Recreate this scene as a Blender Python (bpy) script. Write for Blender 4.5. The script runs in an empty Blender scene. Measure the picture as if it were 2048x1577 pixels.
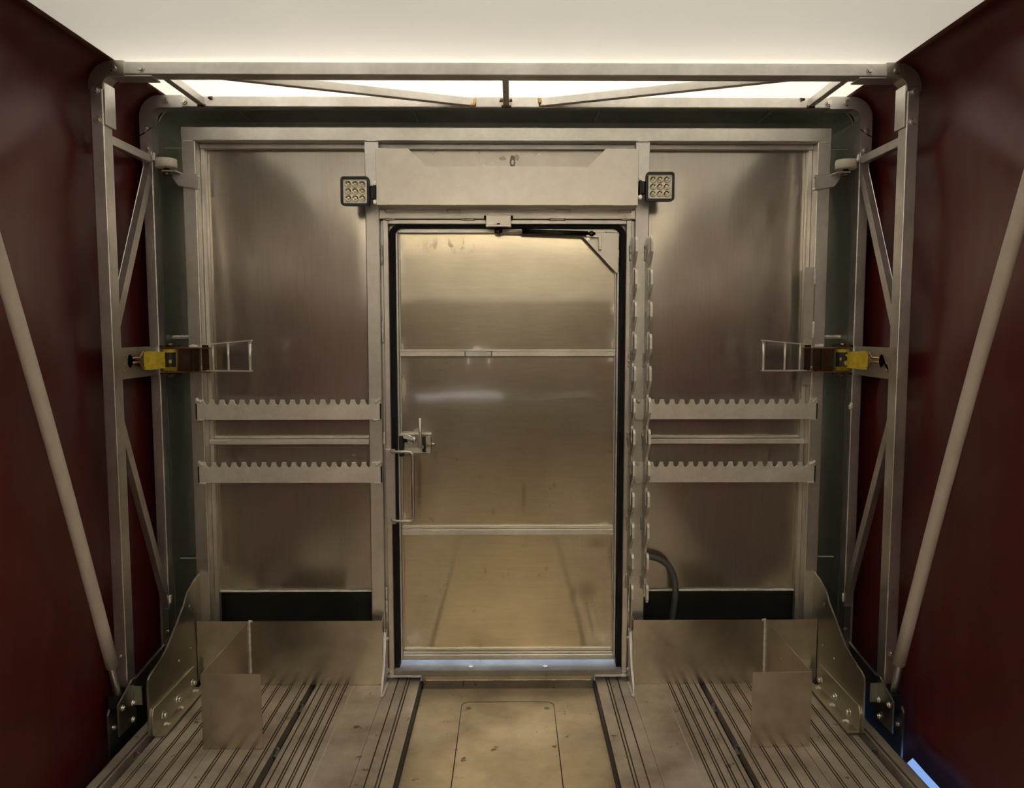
import bpy, bmesh, math, random
from mathutils import Vector, Matrix
random.seed(7)
PI = math.pi
C = bpy.context.scene.collection
S = bpy.context.scene

# ------------------------------------------------------------------ camera
cam_d = bpy.data.cameras.new('camera')
cam = bpy.data.objects.new('camera', cam_d)
C.objects.link(cam)
cam.location = (0.012, 0.0, 1.30)
cam.rotation_euler = (math.radians(90 - 4.739), 0, math.radians(-0.5))
cam_d.sensor_fit = 'HORIZONTAL'
cam_d.sensor_width = 36.0
cam_d.lens = 1550.0 / 2048 * 36
cam_d.shift_x = -11.53 / 2048
cam_d.clip_start = 0.05
S.camera = cam
# ------------------------------------------------------------------ world, lamps, exposure
S.view_settings.view_transform = 'Standard'
S.view_settings.look = 'None'
S.view_settings.gamma = 1.0
S.view_settings.use_curve_mapping = False
S.view_settings.exposure = 0.12
w = bpy.data.worlds.new('world')
S.world = w
w.use_nodes = True
bg = w.node_tree.nodes['Background']
bg.inputs[0].default_value = (0.30, 0.50, 1.0, 1)
bg.inputs[1].default_value = 0.75


def area(name, loc, rot, sx, sy, power, col):
    l = bpy.data.lights.new(name, 'AREA')
    l.shape = 'RECTANGLE'
    l.size, l.size_y, l.energy, l.color = sx, sy, power, col
    o = bpy.data.objects.new(name, l)
    o.location, o.rotation_euler = loc, rot
    C.objects.link(o)
    return o


# strip lamps of the hall above the translucent roof
area('hall_lamp', (0, 2.66, 2.45), (0, 0, 0), 2.6, 0.25, 80, (1.0, 0.96, 0.88))
area('hall_lamp', (0, 0.6, 4.6), (0, 0, 0), 3.0, 0.8, 400, (1.0, 0.99, 0.95))
area('hall_lamp', (0.1, -0.9, 3.6), (0, 0, 0), 2.2, 1.2, 1050, (1.0, 0.90, 0.73))
# added fill light under the roof behind the camera, brightens front faces
area('front_fill', (0, -1.3, 2.0), (math.radians(62), 0, 0), 2.3, 1.0, 5.0, (1.0, 0.92, 0.78))
# daylight of the yard behind the tailboard
area('daylight', (-0.1, -5.9, 0.42), (math.radians(90), 0, 0), 2.6, 0.3, 8, (0.80, 0.82, 1.0))
# daylight outside the bulkhead
area('daylight', (0, 4.6, 0.9), (math.radians(-80), 0, 0), 2.5, 1.2, 50, (0.75, 0.85, 1.0))


# ------------------------------------------------------------------ materials
def new_mat(name):
    m = bpy.data.materials.new(name)
    m.use_nodes = True
    nt = m.node_tree
    return m, nt, nt.nodes['Principled BSDF']


def N(nt, t, **kw):
    n = nt.nodes.new(t)
    for k, v in kw.items():
        if k.startswith('i_'):
            n.inputs[k[2:].replace('_', ' ')].default_value = v
        else:
            setattr(n, k, v)
    return n


def ramp(nt, src, p0, c0, p1, c1):
    r = N(nt, 'ShaderNodeValToRGB')
    e = r.color_ramp.elements
    e[0].position, e[0].color = p0, (*c0, 1)
    e[1].position, e[1].color = p1, (*c1, 1)
    nt.links.new(src, r.inputs[0])
    return r.outputs[0]


def mixc(nt, fac, a, b, mode='MIX'):
    n = N(nt, 'ShaderNodeMix', data_type='RGBA', blend_type=mode)
    for sock, v in ((n.inputs[0], fac), (n.inputs[6], a), (n.inputs[7], b)):
        if hasattr(v, 'links') or isinstance(v, bpy.types.NodeSocket):
            nt.links.new(v, sock)
        elif isinstance(v, (int, float)):
            sock.default_value = v
        else:
            sock.default_value = (*v, 1)
    return n.outputs[2]


def noise(nt, co, scale, detail=3, rough=0.5, sc=None):
    if sc is not None:
        mp = N(nt, 'ShaderNodeMapping')
        mp.inputs['Scale'].default_value = sc
        nt.links.new(co, mp.inputs[0])
        co = mp.outputs[0]
    n = N(nt, 'ShaderNodeTexNoise')
    n.inputs['Scale'].default_value = scale
    n.inputs['Detail'].default_value = detail
    n.inputs['Roughness'].default_value = rough
    nt.links.new(co, n.inputs['Vector'])
    return n.outputs['Fac']


def metal(name, col, dark, rough, rvar=0.12, spots=0.0, spotcol=(0.1, 0.07, 0.04), metallic=1.0, scale=4.0, haze=0.0, bump=0.0, brush=None, mark=None, wave=0.0):
    """tarnished sheet metal: mottled colour, uneven gloss, dirt spots"""
    m, nt, b = new_mat(name)
    co = N(nt, 'ShaderNodeTexCoord').outputs['Object']
    big = noise(nt, co, scale, 4, 0.55)
    c = ramp(nt, big, 0.32, dark, 0.66, col)
    fine = noise(nt, co, scale * 9, 3, 0.6, brush or (1, 1, 1))
    c = mixc(nt, 0.16, c, ramp(nt, fine, 0.3, (0.45, 0.42, 0.38), 0.7, (1, 1, 1)), 'MULTIPLY')
    if spots > 0:
        s = noise(nt, co, 17, 5, 0.65, (1, 1, 0.8))
        sm = ramp(nt, s, 0.66 - 0.1 * spots, (0, 0, 0), 0.70 - 0.06 * spots, (1, 1, 1))
        c = mixc(nt, sm, c, spotcol)
    worn = None
    if mark:
        c, worn = mark(nt, co, c)
    nt.links.new(c, b.inputs['Base Color'])
    b.inputs['Metallic'].default_value = metallic
    mr = N(nt, 'ShaderNodeMapRange')
    mr.inputs['To Min'].default_value = max(0.03, rough - rvar)
    mr.inputs['To Max'].default_value = rough + rvar
    nt.links.new(noise(nt, co, scale * 2.3, 4, 0.6, brush or (1, 1, 1)), mr.inputs['Value'])
    rsock = mr.outputs[0]
    if worn is not None:
        ma = N(nt, 'ShaderNodeMath', operation='MULTIPLY_ADD')
        nt.links.new(worn, ma.inputs[0])
        ma.inputs[1].default_value = 0.34
        nt.links.new(rsock, ma.inputs[2])
        rsock = ma.outputs[0]
    nt.links.new(rsock, b.inputs['Roughness'])
    if bump > 0:
        bp = N(nt, 'ShaderNodeBump')
        bp.inputs['Strength'].default_value = bump
        bp.inputs['Distance'].default_value = 0.002
        nt.links.new(noise(nt, co, scale * 6, 4, 0.6), bp.inputs['Height'])
        nt.links.new(bp.outputs[0], b.inputs['Normal'])
    if wave > 0:
        # oil-canning: the thin sheet is never quite flat
        bp = N(nt, 'ShaderNodeBump')
        bp.inputs['Strength'].default_value = 1.0
        bp.inputs['Distance'].default_value = wave
        nt.links.new(noise(nt, co, 2.2, 1, 0.4, (1.6, 1, 0.7)), bp.inputs['Height'])
        nt.links.new(bp.outputs[0], b.inputs['Normal'])
    if haze > 0:
        g = N(nt, 'ShaderNodeBsdfPrincipled')
        nt.links.new(c, g.inputs['Base Color'])
        g.inputs['Metallic'].default_value = metallic
        g.inputs['Roughness'].default_value = min(0.75, rough + 0.26)
        mx = N(nt, 'ShaderNodeMixShader')
        mx.inputs[0].default_value = haze
        nt.links.new(b.outputs[0], mx.inputs[1])
        nt.links.new(g.outputs[0], mx.inputs[2])
        nt.links.new(mx.outputs[0], nt.nodes['Material Output'].inputs[0])
    return m


def plain(name, col, rough=0.5, metallic=0.0, var=0.25, scale=12, spec=0.5):
    m, nt, b = new_mat(name)
    co = N(nt, 'ShaderNodeTexCoord').outputs['Object']
    d = tuple(x * (1 - var) for x in col)
    nt.links.new(ramp(nt, noise(nt, co, scale, 4), 0.3, d, 0.7, col), b.inputs['Base Color'])
    b.inputs['Roughness'].default_value = rough
    b.inputs['Metallic'].default_value = metallic
    b.inputs['Specular IOR Level'].default_value = spec
    return m


def fmath(nt, op, a, b=None, clamp=False):
    n = N(nt, 'ShaderNodeMath', operation=op, use_clamp=clamp)
    for i, v in enumerate((a, b)):
        if v is None:
            continue
        if isinstance(v, (int, float)):
            n.inputs[i].default_value = v
        else:
            nt.links.new(v, n.inputs[i])
    return n.outputs[0]


def ellipse(nt, sx, cx, cz, a, b):
    """distance from (cx, cz) on the sheet, 1 on an ellipse of half axes a and b"""
    u = fmath(nt, 'DIVIDE', fmath(nt, 'SUBTRACT', sx.outputs[0], cx), a)
    v = fmath(nt, 'DIVIDE', fmath(nt, 'SUBTRACT', sx.outputs[2], cz), b)
    return fmath(nt, 'SQRT', fmath(nt, 'ADD', fmath(nt, 'MULTIPLY', u, u), fmath(nt, 'MULTIPLY', v, v)))


def burn_mark(nt, co, c):
    """small burnt ring and smudge left by welding on the sheet above the door"""
    sx = N(nt, 'ShaderNodeSeparateXYZ')
    nt.links.new(co, sx.inputs[0])
    nz = fmath(nt, 'MULTIPLY', fmath(nt, 'SUBTRACT', noise(nt, co, 60, 3), 0.5), 1.1)
    ring = fmath(nt, 'LESS_THAN', fmath(nt, 'ABSOLUTE', fmath(nt, 'SUBTRACT', fmath(nt, 'ADD', ellipse(nt, sx, 0.018, 1.905, 0.008, 0.017), nz), 1.0)), 0.36)
    blob = fmath(nt, 'LESS_THAN', fmath(nt, 'ADD', ellipse(nt, sx, -0.017, 1.917, 0.015, 0.009), nz), 0.85)
    blob2 = fmath(nt, 'LESS_THAN', fmath(nt, 'ADD', ellipse(nt, sx, 0.033, 1.92, 0.011, 0.013), nz), 0.85)
    c = mixc(nt, fmath(nt, 'MULTIPLY', fmath(nt, 'MAXIMUM', blob, blob2), 0.45), c, (0.12, 0.1, 0.07))
    return mixc(nt, fmath(nt, 'MULTIPLY', ring, 0.8), c, (0.06, 0.05, 0.035)), None


def door_wear(nt, co, c):
    """brushed patches round the welds of the door and dirty rub marks"""
    sx = N(nt, 'ShaderNodeSeparateXYZ')
    nt.links.new(co, sx.inputs[0])
    nz = fmath(nt, 'MULTIPLY', fmath(nt, 'SUBTRACT', noise(nt, co, 14, 4), 0.5), 0.9)

    def soft(cx, cz, a, b):
        return fmath(nt, 'SUBTRACT', 1.0, fmath(nt, 'ADD', ellipse(nt, sx, cx, cz, a, b), nz), True)
    light = None
    for e in ((-0.11, 1.232, 0.085, 0.035), (-0.145, 1.185, 0.022, 0.05), (-0.07, 1.185, 0.022, 0.045), (-0.39, 1.235, 0.03, 0.06), (0.39, 1.26, 0.04, 0.08),
              (0.395, 1.38, 0.03, 0.06), (0.38, 1.19, 0.05, 0.03), (-0.33, 0.915, 0.085, 0.10), (-0.385, 1.08, 0.03, 0.2), (-0.355, 0.13, 0.09, 0.09), (0.36, 0.13, 0.09, 0.06),
              (-0.39, 1.56, 0.03, 0.12), (0.36, 0.575, 0.08, 0.03), (-0.39, 0.60, 0.03, 0.07)):
        m_ = soft(*e)
        light = m_ if light is None else fmath(nt, 'MAXIMUM', light, m_)
    light = fmath(nt, 'MULTIPLY', light, light)
    c = mixc(nt, fmath(nt, 'MULTIPLY', light, 0.8, True), c, (0.86, 0.83, 0.74))
    dark = None
    for e in ((0.30, 0.315, 0.05, 0.05), (0.25, 0.31, 0.02, 0.045), (0.385, 0.45, 0.015, 0.07), (0.06, 0.68, 0.012, 0.07), (0.335, 0.50, 0.05, 0.03)):
        m_ = soft(*e)
        dark = m_ if dark is None else fmath(nt, 'MAXIMUM', dark, m_)
    rub = fmath(nt, 'MULTIPLY', fmath(nt, 'SUBTRACT', 1.0, ellipse(nt, sx, -0.20, 1.605, 0.16, 0.035), True), fmath(nt, 'GREATER_THAN', noise(nt, co, 45, 3, 0.6, (1, 1, 0.5)), 0.55))
    low = fmath(nt, 'MULTIPLY', fmath(nt, 'LESS_THAN', sx.outputs[2], 0.85), fmath(nt, 'GREATER_THAN', noise(nt, co, 24, 4, 0.6, (1, 1, 0.6)), 0.675))
    dark = fmath(nt, 'MAXIMUM', fmath(nt, 'MULTIPLY', dark, 1.2, True), fmath(nt, 'MAXIMUM', rub, fmath(nt, 'MULTIPLY', low, 0.6)))
    c = mixc(nt, fmath(nt, 'MULTIPLY', dark, 0.5), c, (0.26, 0.20, 0.13))
    return c, fmath(nt, 'MAXIMUM', light, fmath(nt, 'MULTIPLY', dark, 0.6))


M = {}
M['frame'] = metal('frame_aluminium', (0.84, 0.82, 0.77), (0.68, 0.66, 0.61), 0.40, 0.08, scale=5)
M['rack'] = metal('rack_aluminium', (0.92, 0.90, 0.83), (0.76, 0.73, 0.66), 0.52, 0.08, scale=9, metallic=0.8)
M['bow'] = metal('bow_aluminium', (0.80, 0.78, 0.75), (0.60, 0.58, 0.55), 0.42, 0.08, scale=6)
M['sheet'] = metal('sheet_aluminium', (0.66, 0.62, 0.54), (0.56, 0.52, 0.45), 0.15, 0.05, 0.0, (0.45, 0.38, 0.29), scale=2.0, haze=0.32, brush=(6, 6, 0.5), wave=0.012)
M['door'] = metal('door_sheet_aluminium', (0.66, 0.585, 0.445), (0.52, 0.455, 0.34), 0.065, 0.02, 0.0, (0.40, 0.32, 0.22), scale=2.2, haze=0.6, brush=(0.6, 1, 5), wave=0.004, mark=door_wear)
M['head'] = metal('header_sheet_aluminium', (0.76, 0.72, 0.65), (0.68, 0.64, 0.57), 0.38, 0.06, 0.0, scale=3)
M['headmark'] = metal('burnt_sheet_aluminium', (0.64, 0.60, 0.53), (0.56, 0.52, 0.46), 0.28, 0.06, 0.0, scale=3, mark=burn_mark)
M['hood'] = metal('hood_sheet_aluminium', (0.66, 0.67, 0.59), (0.54, 0.55, 0.48), 0.44, 0.08, scale=3)
M['pocket'] = metal('pocket_shaded_aluminium', (0.26, 0.27, 0.24), (0.2, 0.21, 0.18), 0.34, 0.08, scale=3)  # shade of the recess put into the colour
M['kick'] = metal('kick_sheet_aluminium', (0.72, 0.66, 0.55), (0.46, 0.41, 0.33), 0.24, 0.08, 0.0, (0.3, 0.25, 0.18), scale=5, haze=0.25, wave=0.004)
M['gusset'] = metal('gusset_aluminium', (0.55, 0.53, 0.44), (0.45, 0.43, 0.35), 0.34, 0.06, scale=6)
M['hookbar'] = metal('hook_bar_steel', (0.46, 0.44, 0.40), (0.34, 0.32, 0.29), 0.28, 0.06, scale=12)  # side faces' dim reflection put into the darker colour
M['sill'] = metal('sill_aluminium', (0.42, 0.40, 0.36), (0.28, 0.26, 0.23), 0.75, 0.1, 0.2, (0.14, 0.1, 0.07), metallic=0.3, scale=8)
M['floor'] = metal('floor_aluminium', (0.68, 0.63, 0.55), (0.38, 0.33, 0.27), 0.44, 0.1, 0.25, (0.12, 0.09, 0.06), metallic=0.6, scale=6, bump=0.4, brush=(8, 0.8, 8))
M['groove'] = plain('groove_brown', (0.15, 0.115, 0.08), 0.8)  # darker brown along the plank grooves
M['plate'] = metal('cover_plate_metal', (0.66, 0.585, 0.45), (0.36, 0.305, 0.225), 0.40, 0.1, 0.22, (0.16, 0.115, 0.07), metallic=0.6, scale=4, bump=0.3)
M['weld'] = metal('weld_metal', (0.95, 0.93, 0.88), (0.78, 0.75, 0.68), 0.40, 0.1, scale=60, bump=1.0, metallic=0.25)
M['zinc'] = metal('zinc_bolt', (0.80, 0.78, 0.72), (0.6, 0.58, 0.52), 0.28, 0.06, scale=30)
M['gold'] = metal('yellow_zinc_steel', (0.62, 0.40, 0.20), (0.34, 0.20, 0.09), 0.3, 0.08, scale=30)
M['bronze'] = metal('dark_zinc_steel', (0.16, 0.10, 0.065), (0.09, 0.055, 0.035), 0.32, 0.08, scale=30)
M['chrome'] = metal('chromed_steel', (0.92, 0.92, 0.88), (0.8, 0.8, 0.76), 0.38, 0.05, scale=30, metallic=0.8)
M['dark'] = plain('dark_steel', (0.035, 0.035, 0.032), 0.5, 0.4)
M['carr'] = metal('carriage_steel', (0.36, 0.37, 0.36), (0.24, 0.25, 0.24), 0.4, 0.08, scale=8)
M['black'] = plain('black_rubber', (0.008, 0.008, 0.008), 0.65, spec=0.25)
M['blackpl'] = plain('black_plastic', (0.012, 0.012, 0.013), 0.35)
M['yellow'] = plain('yellow_webbing', (0.62, 0.47, 0.03), 0.7, var=0.35, scale=60)
M['print'] = plain('black_print', (0.01, 0.01, 0.01), 0.6)
M['sleeve'] = plain('grey_plastic_sleeve', (0.60, 0.545, 0.475), 0.5, var=0.12)
M['nylon'] = plain('white_nylon', (0.68, 0.65, 0.57), 0.45, var=0.12)
M['reflector'] = plain('lamp_reflector', (0.98, 0.96, 0.88), 0.45, 0.35, var=0.05)
M['lens'] = metal('lamp_lens_rim', (0.75, 0.68, 0.45), (0.5, 0.44, 0.26), 0.15, 0.05, scale=80)
M['hose'] = plain('grey_rubber_hose', (0.10, 0.10, 0.095), 0.35, var=0.2)

m, nt, b = new_mat('maroon_tarpaulin')
co = N(nt, 'ShaderNodeTexCoord').outputs['Object']
nt.links.new(ramp(nt, noise(nt, co, 1.3, 3), 0.3, (0.072, 0.011, 0.011), 0.7, (0.105, 0.016, 0.014)), b.inputs['Base Color'])
b.inputs['Roughness'].default_value = 0.33
b.inputs['Specular IOR Level'].default_value = 0.36
bp = N(nt, 'ShaderNodeBump')
bp.inputs['Strength'].default_value = 0.35
bp.inputs['Distance'].default_value = 0.03
nt.links.new(noise(nt, co, 2.6, 2, 0.5, (1, 1.6, 0.8)), bp.inputs['Height'])
nt.links.new(bp.outputs[0], b.inputs['Normal'])
M['tarp'] = m

m, nt, b = new_mat('white_roof_fabric')
nt.nodes.remove(b)
co = N(nt, 'ShaderNodeTexCoord').outputs['Object']
cc = ramp(nt, noise(nt, co, 1.2, 2), 0.3, (0.50, 0.485, 0.45), 0.7, (0.53, 0.51, 0.475))
tr = N(nt, 'ShaderNodeBsdfTranslucent')
df = N(nt, 'ShaderNodeBsdfDiffuse')
df.inputs[0].default_value = (0.75, 0.73, 0.68, 1)
ad = N(nt, 'ShaderNodeMixShader')
ad.inputs[0].default_value = 0.5
nt.links.new(cc, tr.inputs[0])
nt.links.new(tr.outputs[0], ad.inputs[1])
nt.links.new(df.outputs[0], ad.inputs[2])
nt.links.new(ad.outputs[0], nt.nodes['Material Output'].inputs[0])
M['roof'] = m


# ------------------------------------------------------------------ mesh helpers
class MB:
    def __init__(self):
        self.bm = bmesh.new()

    def box(self, x0, x1, y0, y1, z0, z1, bev=0.0015, seg=1):
        x0, x1 = min(x0, x1), max(x0, x1)
        y0, y1 = min(y0, y1), max(y0, y1)
        z0, z1 = min(z0, z1), max(z0, z1)
        r = bmesh.ops.create_cube(self.bm, size=1.0)
        vs = r['verts']
        for v in vs:
            v.co = Vector(((x0 + x1) / 2 + v.co.x * (x1 - x0), (y0 + y1) / 2 + v.co.y * (y1 - y0), (z0 + z1) / 2 + v.co.z * (z1 - z0)))
        if bev > 0:
            bev = min(bev, 0.3 * min(x1 - x0, y1 - y0, z1 - z0))
            es = list({e for v in vs for e in v.link_edges})
            bmesh.ops.bevel(self.bm, geom=es, offset=bev, segments=seg, affect='EDGES', profile=0.5)
        return self

    def bar(self, p, q, w, h, upv=(0, 0, 1), bev=0.0015):
        """square tube from p to q: w across, h along upv"""
        p, q = Vector(p), Vector(q)
        d = (q - p).normalized()
        u = Vector(upv)
        s = d.cross(u).normalized()
        u = s.cross(d).normalized()
        r = bmesh.ops.create_cube(self.bm, size=1.0)
        vs = r['verts']
        L = (q - p).length
        for v in vs:
            c = v.co.copy()
            v.co = (p + q) / 2 + s * (c.x * w) + d * (c.y * L) + u * (c.z * h)
        if bev > 0:
            es = list({e for v in vs for e in v.link_edges})
            bmesh.ops.bevel(self.bm, geom=es, offset=bev, segments=1, affect='EDGES', profile=0.5)
        return self

    def prism(self, pts, axis, a, b, bev=0.0):
        def P(u, v, t):
            return {'x': (t, u, v), 'y': (u, t, v), 'z': (u, v, t)}[axis]
        A = [self.bm.verts.new(P(u, v, a)) for u, v in pts]
        B = [self.bm.verts.new(P(u, v, b)) for u, v in pts]
        fs = [self.bm.faces.new(A), self.bm.faces.new(list(reversed(B)))]
        n = len(pts)
        for i in range(n):
            j = (i + 1) % n
            fs.append(self.bm.faces.new((A[j], A[i], B[i], B[j])))
        if bev > 0:
            es = list({e for f in fs[:2] for e in f.edges})
            bmesh.ops.bevel(self.bm, geom=es, offset=bev, segments=1, affect='EDGES', profile=0.5)
        return self

    def cyl(self, p, q, r, seg=14, r2=None, cap=True):
        p, q = Vector(p), Vector(q)
        d = (q - p).normalized()
        u = d.orthogonal().normalized()
        s = d.cross(u)
        r2 = r if r2 is None else r2
        A, B = [], []
        for i in range(seg):
            a = 2 * PI * i / seg
            o = u * math.cos(a) + s * math.sin(a)
            A.append(self.bm.verts.new(p + o * r))
            B.append(self.bm.verts.new(q + o * r2))
        for i in range(seg):
            j = (i + 1) % seg
            f = self.bm.faces.new((A[i], A[j], B[j], B[i]))
            f.smooth = True
        if cap:
            self.bm.faces.new(list(reversed(A)))
            self.bm.faces.new(B)
        return self

    def tube(self, path, r, seg=10, jitter=0.0):
        path = [Vector(p) for p in path]
        rings = []
        u = None
        for i, p in enumerate(path):
            d = (path[min(i + 1, len(path) - 1)] - path[max(i - 1, 0)]).normalized()
            u = d.orthogonal().normalized() if u is None else (u - d * u.dot(d)).normalized()
            s = d.cross(u)
            rr = r * (1 + random.uniform(-jitter, jitter))
            rings.append([self.bm.verts.new(p + (u * math.cos(2 * PI * k / seg) + s * math.sin(2 * PI * k / seg)) * rr) for k in range(seg)])
        for a, b in zip(rings, rings[1:]):
            for k in range(seg):
                l = (k + 1) % seg
                f = self.bm.faces.new((a[k], a[l], b[l], b[k]))
                f.smooth = True
        self.bm.faces.new(list(reversed(rings[0])))
        self.bm.faces.new(rings[-1])
        return self

    def lathe(self, prof, c, axis='y', seg=20, sgn=1):
        """prof: (radius, along) pairs turned about an axis through c"""
        c = Vector(c)
        ax = {'x': Vector((1, 0, 0)), 'y': Vector((0, 1, 0)), 'z': Vector((0, 0, 1))}[axis]
        u = ax.orthogonal().normalized()
        s = ax.cross(u)
        rings = []
        for r, t in prof:
            rings.append([self.bm.verts.new(c + ax * (t * sgn) + (u * math.cos(2 * PI * k / seg) + s * math.sin(2 * PI * k / seg)) * max(r, 1e-5)) for k in range(seg)])
        for a, b in zip(rings, rings[1:]):
            for k in range(seg):
                l = (k + 1) % seg
                f = self.bm.faces.new((a[k], a[l], b[l], b[k]))
                f.smooth = True
        return self

    def bolt(self, c, axis, sgn, r=0.009, h=0.007):
        """hexagon head bolt with washer; sgn is the way the head points"""
        c = Vector(c)
        d = {'x': Vector((1, 0, 0)), 'y': Vector((0, 1, 0)), 'z': Vector((0, 0, 1))}[axis] * sgn
        self.cyl(c - d * 0.004, c + d * 0.002, r * 1.35, 14)
        self.cyl(c, c + d * h, r, 6)
        return self

    def build(self, name, mat, parent=None):
        bmesh.ops.recalc_face_normals(self.bm, faces=self.bm.faces[:])
        me = bpy.data.meshes.new(name)
        self.bm.to_mesh(me)
        self.bm.free()
        me.materials.append(mat)
        o = bpy.data.objects.new(name, me)
        C.objects.link(o)
        if parent is not None:
            o.parent = parent
            # parts are drawn in world coordinates; keep them there under the moved parent
            pm = parent
            off = Vector((0, 0, 0))
            while pm is not None:
                off += pm.location
                pm = pm.parent
            me.transform(Matrix.Translation(-off))
        return o


def thing(name, label=None, cat=None, loc=(0, 0, 0), group=None, kind=None):
    o = bpy.data.objects.new(name, None)
    o.empty_display_size = 0.1
    o.location = loc
    C.objects.link(o)
    return tag(o, label, cat, group, kind)


def tag(o, label=None, cat=None, group=None, kind=None):
    for k, v in (('label', label), ('category', cat), ('group', group), ('kind', kind)):
        if v:
            o[k] = v
    return o


def weld(pts, parent, r=0.004, mat=None, n=8):
    """a rippled weld bead along a polyline"""
    path = []
    for a, b in zip(pts, pts[1:]):
        a, b = Vector(a), Vector(b)
        k = max(3, int((b - a).length / 0.006))
        for i in range(k):
            path.append(a.lerp(b, i / k))
    path.append(Vector(pts[-1]))
    return MB().tube(path, r, 7, 0.35).build('weld_bead', mat or M['weld'], parent)


def arc(cx, cz, r, a0, a1, n=8):
    return [(cx + r * math.cos(math.radians(a0 + (a1 - a0) * i / n)), cz + r * math.sin(math.radians(a0 + (a1 - a0) * i / n))) for i in range(n + 1)]


SD = {-1: 'left', 1: 'right'}
BACK = -5.5

# ------------------------------------------------------------------ floor
floor = thing('floor', kind='structure')


def plank(x0, x1, grooves, s, mat='floor', z=0.0, y0=BACK, y1=2.98, gw=0.0045, gd=0.005, name='floor_plank', th=0.035):
    """extruded floor plank with lengthwise grooves (from x0 to x1, mirrored by s)"""
    top = [(x0, z)]
    for g in grooves:
        top += [(g - gw / 2, z), (g - gw / 2 + 0.001, z - gd), (g + gw / 2 - 0.001, z - gd), (g + gw / 2, z)]
    top += [(x1, z)]
    pts = [(s * u, v) for u, v in top + [(x1, z - th), (x0, z - th)]]
    o = MB().prism(pts, 'y', y0, y1).build(name, M[mat], floor)
    o.data.materials.append(M['groove'])
    for p in o.data.polygons:
        if len(p.vertices) == 4 and min(o.data.vertices[v].co.z for v in p.vertices) > z - th * 0.5 and min(o.data.vertices[v].co.z for v in p.vertices) < z - gd * 0.5:
            p.material_index = 1
    return o


for s in (-1, 1):
    plank(0.326, 0.4475, [0.366, 0.376, 0.408], s)
    plank(0.4495, 0.5640, [], s)
    plank(0.5665, 0.7040, [0.590, 0.598, 0.622, 0.630, 0.654, 0.662, 0.688], s)
    plank(0.7260, 0.9250, [0.745, 0.753, 0.790, 0.798, 0.835, 0.843, 0.880, 0.888], s)
    plank(0.9270, 1.1270, [0.960, 0.968, 1.005, 1.013, 1.050, 1.058, 1.095, 1.103], s)
    plank(1.1520, 1.1950, [1.162], s, gw=0.008, y1=2.98, z=0.004)
    # raised dirt-caked weld seams between planks
    MB().prism([(s * 0.446, -0.002), (s * 0.451, -0.002), (s * 0.4485, 0.003)], 'y', BACK, 2.66).build('seam', M['floor'], floor)
    MB().prism([(s * 0.562, -0.002), (s * 0.568, -0.002), (s * 0.565, 0.003)], 'y', BACK, 2.75).build('seam', M['weld'], floor)
    # slot channels the tie-downs hook into
    MB().box(s * 0.700, s * 0.730, BACK, 2.98, -0.10, -0.06, 0).build('slot_channel', M['dark'], floor)
    MB().box(s * 1.122, s * 1.156, BACK, 2.98, -0.10, -0.06, 0).build('slot_channel', M['dark'], floor)
    # outer side rail below the deck
    MB().box(s * 1.1955, s * 1.215, BACK, 2.98, -0.16, -0.012, 0.002).build('side_rail', M['carr'], floor)
    # flange of the side rail that closes the gap to the tarpaulin
    if s < 0:
        MB().box(-1.215, -1.30, BACK, 3.0, -0.165, -0.160, 0).build('rail_flange', M['carr'], floor)
    else:
        MB().box(1.215, 1.30, BACK, 3.0, -0.185, -0.180, 0).build('rail_flange', M['carr'], floor)
    # recess wall beside the cover plates
    MB().box(s * 0.316, s * 0.3255, BACK, 2.79, -0.06, -0.004, 0).build('recess_edge', M['dark'], floor)
MB().box(-1.2, 1.2, BACK, 3.0, -0.16, -0.105, 0).build('underfloor', M['dark'], floor)

# ------------------------------------------------------------------ side tarpaulins and roof
YN = 3.02


def side_tarp(s):
    bm = bmesh.new()
    prof = [(1.272, -0.17)]
    nz = 40
    for i in range(1, nz + 1):
        prof.append((1.272, -0.05 + 2.065 * i / nz))
    prof += [(1.272 - 0.092 + 0.092 * math.cos(a), 2.018 + 0.092 * math.sin(a)) for a in [PI / 2 * k / 7 for k in range(1, 8)]]
    ny = 110
    rows = []
    for j in range(ny + 1):
        y = BACK + (YN - BACK) * j / ny
        row = []
        # the right hem is lifted a little over a short stretch beside the bow foot
        hem = 0.128 * max(0.0, min(1.0, (2.43 - y) / 0.08, (y - 1.95) / 0.08)) if s > 0 else 0.0
        for i, (x, z) in enumerate(prof):
            # slack cloth pushed out between the bows, with soft wrinkles near the top
            k = 1 if z < 2.0 else max(0, 1 - (z - 2.0) / 0.06)
            d = 0.010 * (1 + math.sin(y * 5.1 + z * 1.3)) + 0.006 * (1 + math.sin(z * 9.0 + y * 3.0))
            if z > 1.55:
                t = min(1.0, (z - 1.55) / 0.25)
                far = min(1.0, max(0.25, (2.35 - y) / 0.5))
                d += t * far * 0.024 * (1 + math.sin(z * 19 - y * 7.0 + 1.4 * math.sin(y * 5)))
            row.append(bm.verts.new((s * (x + k * d), y, z + hem * max(0.0, 1 - i / 3.0))))
        rows.append(row)
    for a, b in zip(rows, rows[1:]):
        for i in range(len(prof) - 1):
            f = bm.faces.new((a[i], a[i + 1], b[i + 1], b[i]))
            f.smooth = True
    bmesh.ops.recalc_face_normals(bm, faces=bm.faces[:])
    r = bmesh.ops.solidify(bm, geom=bm.faces[:], thickness=0.002)
    me = bpy.data.meshes.new('wall_' + SD[s])
    bm.to_mesh(me)
    bm.free()
    me.materials.append(M['tarp'])
    o = bpy.data.objects.new('wall_' + SD[s], me)
    C.objects.link(o)
    return tag(o, kind='structure')


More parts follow.
